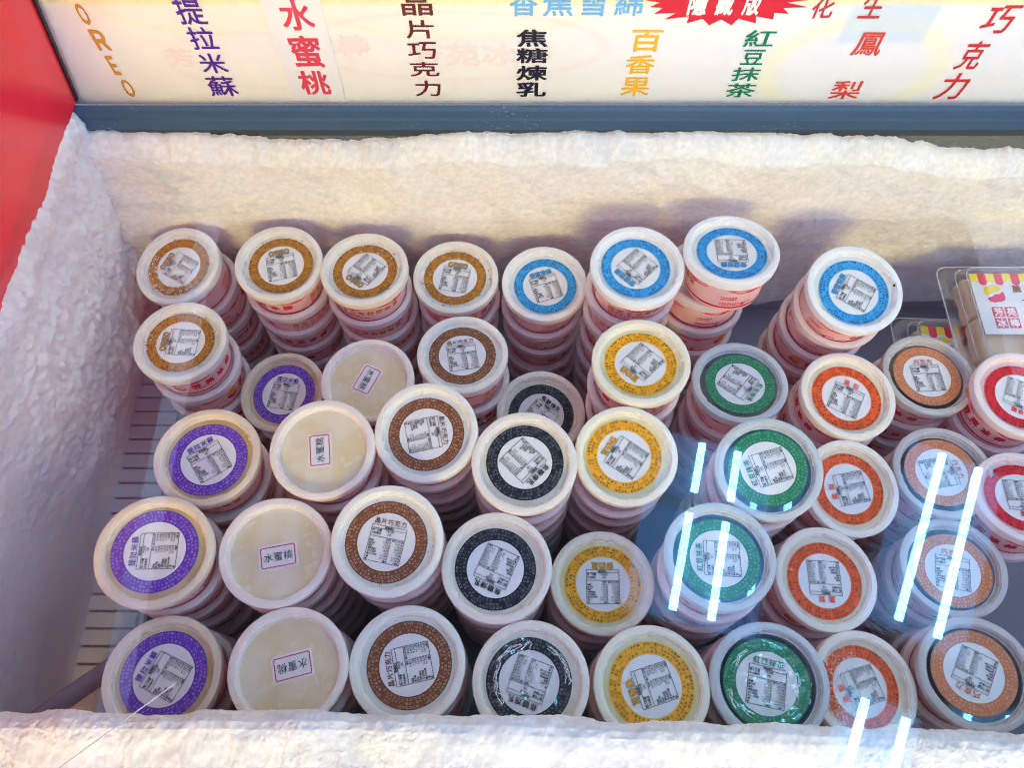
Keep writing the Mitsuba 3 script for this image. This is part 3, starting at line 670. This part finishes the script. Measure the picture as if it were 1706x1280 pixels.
for cid, sd, paths in (('k4', 4, [('arc', .0285, 105, 150), ('arc', .027, 150, 218), ('arc', .029, 62, 30), ('arc', .0305, 30, -4), ('line', (-.001, .030), (-.007, .018)), ('line', (-.002, .022), (.001, -.002)), ('line', (.002, -.003), (.011, -.008))]),
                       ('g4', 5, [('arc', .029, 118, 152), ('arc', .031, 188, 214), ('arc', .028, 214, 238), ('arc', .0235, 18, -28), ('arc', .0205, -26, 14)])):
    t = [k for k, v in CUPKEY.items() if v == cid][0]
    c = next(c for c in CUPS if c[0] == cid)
    scene[t + '__painted_glints'] = mikit.ply(glint_lines(sd, paths), 'm_painted_glint', 40, to_world=place_rot(*c[1:6], 0)); tag(t + '__painted_glints', kind='stuff', label='raised white lines painted for the lamp glints on the ice film')
t = [k for k, v in CUPKEY.items() if v == 'b4'][0]
c = next(c for c in CUPS if c[0] == 'b4')
scene[t + '__speck'] = mikit.ply(trimesh.creation.icosphere(subdivisions=1, radius=.0013), 'm_black', True, to_world=place_rot(*c[1:6], 0) @ T().translate([.0375, .0035, -.0005])); tag(t + '__speck', label='black speck on the lid')

# ------------------------------------------------------------------ clear boxes of wafers
def shell(w, h, top, fl, r0=.014):
    """rounded clear lid: flange, wall and top as one sheet; centre at 0, top at z 0"""
    rings = [(fl, -top), (0.001, -top), (0.0, -top + .001), (-.003, -.004), (-.004, -.001), (-.0065, 0), (-.009, -.0015), (-.0115, -.0015)]
    P = []
    for d, z in rings:
        c = np.array(rrect(w + 2 * d, h + 2 * d, r0 + d * .8).exterior.segmentize(.004).coords)
        ang = np.linspace(0, 1, 160); s = np.r_[0, np.cumsum(np.hypot(*np.diff(c, axis=0).T))]; s /= s[-1]
        P.append(np.c_[np.interp(ang, s, c[:, 0]), np.interp(ang, s, c[:, 1]), np.full(160, z)])
    P = np.array(P); P[:, -1] = P[:, 0]
    m = grid_mesh(P)
    cap = trimesh.creation.triangulate_polygon(Polygon(P[-1][:-1, :2]), engine='earcut')
    m2 = trimesh.Trimesh(np.c_[cap[0], np.full(len(cap[0]), rings[-1][1])], cap[1], process=False)
    m = trimesh.util.concatenate([m, m2]); m.merge_vertices()
    return m
def box_label():
    ink = Ink(); W, H = .150, .074
    yel, pk = lin(240, 214, 60), lin(226, 44, 92)
    for i in range(17):
        c = yel if i % 2 == 0 else pk
        p = sbox(-W / 2 + i * W / 17, H / 2 - .010, -W / 2 + (i + 1) * W / 17, H / 2)
        if i % 2: p = union_all([p, Point(-W / 2 + (i + .5) * W / 17, H / 2 - .010).buffer(W / 34)])
        ink.poly(p, c)
    lx, ly = -W / 2 + .022, .012
    t = np.linspace(-1, 1, 20)
    sq = rrect(.019, .021, .006); sq = affinity.rotate(sq, 12)
    cut = LineString([(-.014, -.006), (-.004, -.002), (.0, .001), (.004, .001), (.014, .008)])
    up_ = sq.difference(cut.buffer(.0016)); parts = sorted(up_.geoms, key=lambda g: -g.centroid.y)
    ink.poly(affinity.translate(parts[0], lx, ly), yel); ink.poly(affinity.translate(parts[1], lx, ly), pk)
    for i, ch in enumerate('芳苑冰棒'):
        x, y = -W / 2 + .014 + (i % 2) * .0135, -.0105 - (i // 2) * .0135
        ink.poly(sbox(x, y - .006, x + .012, y + .006), lin(206, 30, 72)); ink.text(ch, x + .006, y, .010, [.8, .78, .8], .0003, bold=2)
    ink.text('脆', -W / 2 + .047, .018, .0095, lin(140, 84, 50), bold=2); ink.text('皮', -W / 2 + .057, .0095, .0095, lin(140, 84, 50), bold=2)
    ink.poly(LineString([(-.026, .004), (-.019, .004), (-.014, -.002), (-.009, .003), (-.003, .000), (-.006, .006), (-.003, .011), (-.006, .015), (-.001, .020)]).buffer(.0004), [.05, .05, .05])
    ink.text('台南市樹山路８號', -.010, -.0145, .0050, pk, px=32, align='l', bold=1, space=.4); ink.text('www.fy', -.010, -.0225, .0050, pk, px=32, align='l', bold=2, space=.2)
    return ink.mesh()
LM, LC = box_label()
for bi, (x, y, z, rot, lab) in enumerate([(.567, .413, -.700, 0, 'clear plastic box of wafers, upper one, with striped canopy label'), (.530, .375, -.752, -2, 'clear plastic box of wafers half hidden below another box')]):
    t = 'clear_box' + (f'_{bi:03d}' if bi else '')
    tag(t, lab, 'box', 'clear boxes of wafers')
    tw = place_rot(x, y, z, 0, 0, rot)
    w, h = .172, .118
    scene[t + '__lid'] = mikit.ply(shell(w, h, .024, .010), 'm_film', 25, to_world=tw)
    tray = shell(w, h, .022, .010); tray.apply_scale([1, 1, -1]); tray.apply_translation([0, 0, -.0485])
    scene[t + '__tray'] = mikit.ply(tray, 'm_film', 25, to_world=tw)
    scene[t + '__label'] = mikit.ply(trimesh.creation.extrude_polygon(sbox(-.075, -.037, .075, .037), .0004, engine='earcut'), 'm_paper', to_world=tw @ T().translate([0.0, .010, -.0042]))
    scene[t + '__label__printing'] = mikit.ply(LM, 'm_ink', False, color=LC, to_world=tw @ T().translate([0.0, .010, -.0034]))
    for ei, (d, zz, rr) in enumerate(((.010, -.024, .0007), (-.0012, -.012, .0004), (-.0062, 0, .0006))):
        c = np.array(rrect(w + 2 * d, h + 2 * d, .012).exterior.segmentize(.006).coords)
        edge_highlight = trimesh.util.concatenate([trimesh.creation.cylinder(rr, segment=[[*p, zz], [*q_, zz]], sections=6) for p, q_ in zip(c[:-1], c[1:])])
        scene[t + '__rim' + (f'_{ei:03d}' if ei else '')] = mikit.ply(edge_highlight, 'm_edge_highlight', 40, to_world=tw)  # pale loops added to draw the highlights on the plastic edges
    for wi in range(6):
        b = boxm(-.033, .033, -.025, .025, -.013, .013, .006).subdivide().subdivide()
        v = b.vertices; b.vertices = v + b.vertex_normals * (.0035 * (meshkit.fbm(v * 90 + wi * 10, 3, 60 + wi) - .5))[:, None]
        k = t + '__wafer' + (f'_{wi:03d}' if wi else '')
        scene[k] = mikit.ply(b, 'm_wafer' if wi % 3 else 'm_cream', 40, to_world=tw @ T().translate([-.052 + (wi % 3) * .052 * 1.0, -.027 + (wi // 3) * .052, -.024 - .002 * (wi % 2)]).rotate([0, 0, 1], 4 * math.sin(wi * 3)).scale([.74, 1, 1]))
    scene[t + '__sticker'] = mikit.ply(trimesh.creation.extrude_polygon(affinity.scale(Point(0, 0).buffer(.011), 1.4, 1), .0003, engine='earcut'), 'm_paper', to_world=tw @ T().translate([-.025, -.042, -.0012]))

# ------------------------------------------------------------------ fluorescent fittings under the ceiling (seen mirrored in the glass)
scene['m_added_glow'] = {'type': 'diffuse', 'reflectance': rgb((.12, .14, .18))}
scene['m_tube'] = {'type': 'diffuse', 'reflectance': rgb((.7, .7, .7))}
def tube(p, q, r=.0125):
    p, q = np.array(p, float), np.array(q, float)
    return trimesh.creation.cylinder(r, segment=[p, q], sections=20)
def fitting(i, c, ang, ln, hw, sep=.118, zc=1.5):
    t = 'fluorescent_light' + (f'_{i:03d}' if i else '')
    tag(t, ['short twin tube light mirrored above the green labels', 'twin tube light mirrored over the green label cup third from the back', 'longest twin tube light mirrored over the copper brown label cups', 'twin tube light mirrored at the bottom edge by the near frost'][i], 'ceiling light', 'twin tube lights mirrored in the glass')
    ux, uy = math.sin(ang), math.cos(ang); vx, vy = uy, -ux
    h = boxm(-hw, hw, -ln / 2 - .04, ln / 2 + .04, -.045, 0, .01)
    scene[t + '__housing'] = mikit.ply(h, 'm_housing', 30, to_world=T(np.array([[vx, ux, 0, c[0]], [vy, uy, 0, c[1]], [0, 0, 1, zc - .002], [0, 0, 0, 1.0]])))
    dm = trimesh.Trimesh([[-hw + .015, -ln / 2 - .025, 0], [hw - .015, -ln / 2 - .025, 0], [hw - .015, ln / 2 + .025, 0], [-hw + .015, ln / 2 + .025, 0]], [[0, 2, 1], [0, 3, 2]], process=False)
    scene[t + '__added_glow_panel'] = mikit.ply(dm, 'm_added_glow', emitter={'type': 'area', 'radiance': rgb(ADDED_GLOW)}, to_world=T(np.array([[vx, ux, 0, c[0]], [vy, uy, 0, c[1]], [0, 0, 1, zc - .049], [0, 0, 0, 1.0]])))  # added glowing panel, makes the blue veil mirrored in the glass
    for s, nm in ((-1, 'tube'), (1, 'tube_001')):
        o = np.array([c[0] + s * sep / 2 * vx, c[1] + s * sep / 2 * vy])
        m = tube([*(o - np.array([ux, uy]) * ln / 2), zc - .08], [*(o + np.array([ux, uy]) * ln / 2), zc - .08])
        scene[t + '__' + nm] = mikit.ply(m, 'm_tube', 30, emitter={'type': 'area', 'radiance': rgb(TUBE)})
for i, (c, a, l, hw) in enumerate([((.670, .810), 15, .17, .20), ((.585, .505), 15, .31, .22), ((1.35, .58), 26, .59, .17), ((1.00, -.07), 26, .36, .12)]):
    fitting(i, c, math.radians(a), l, hw)
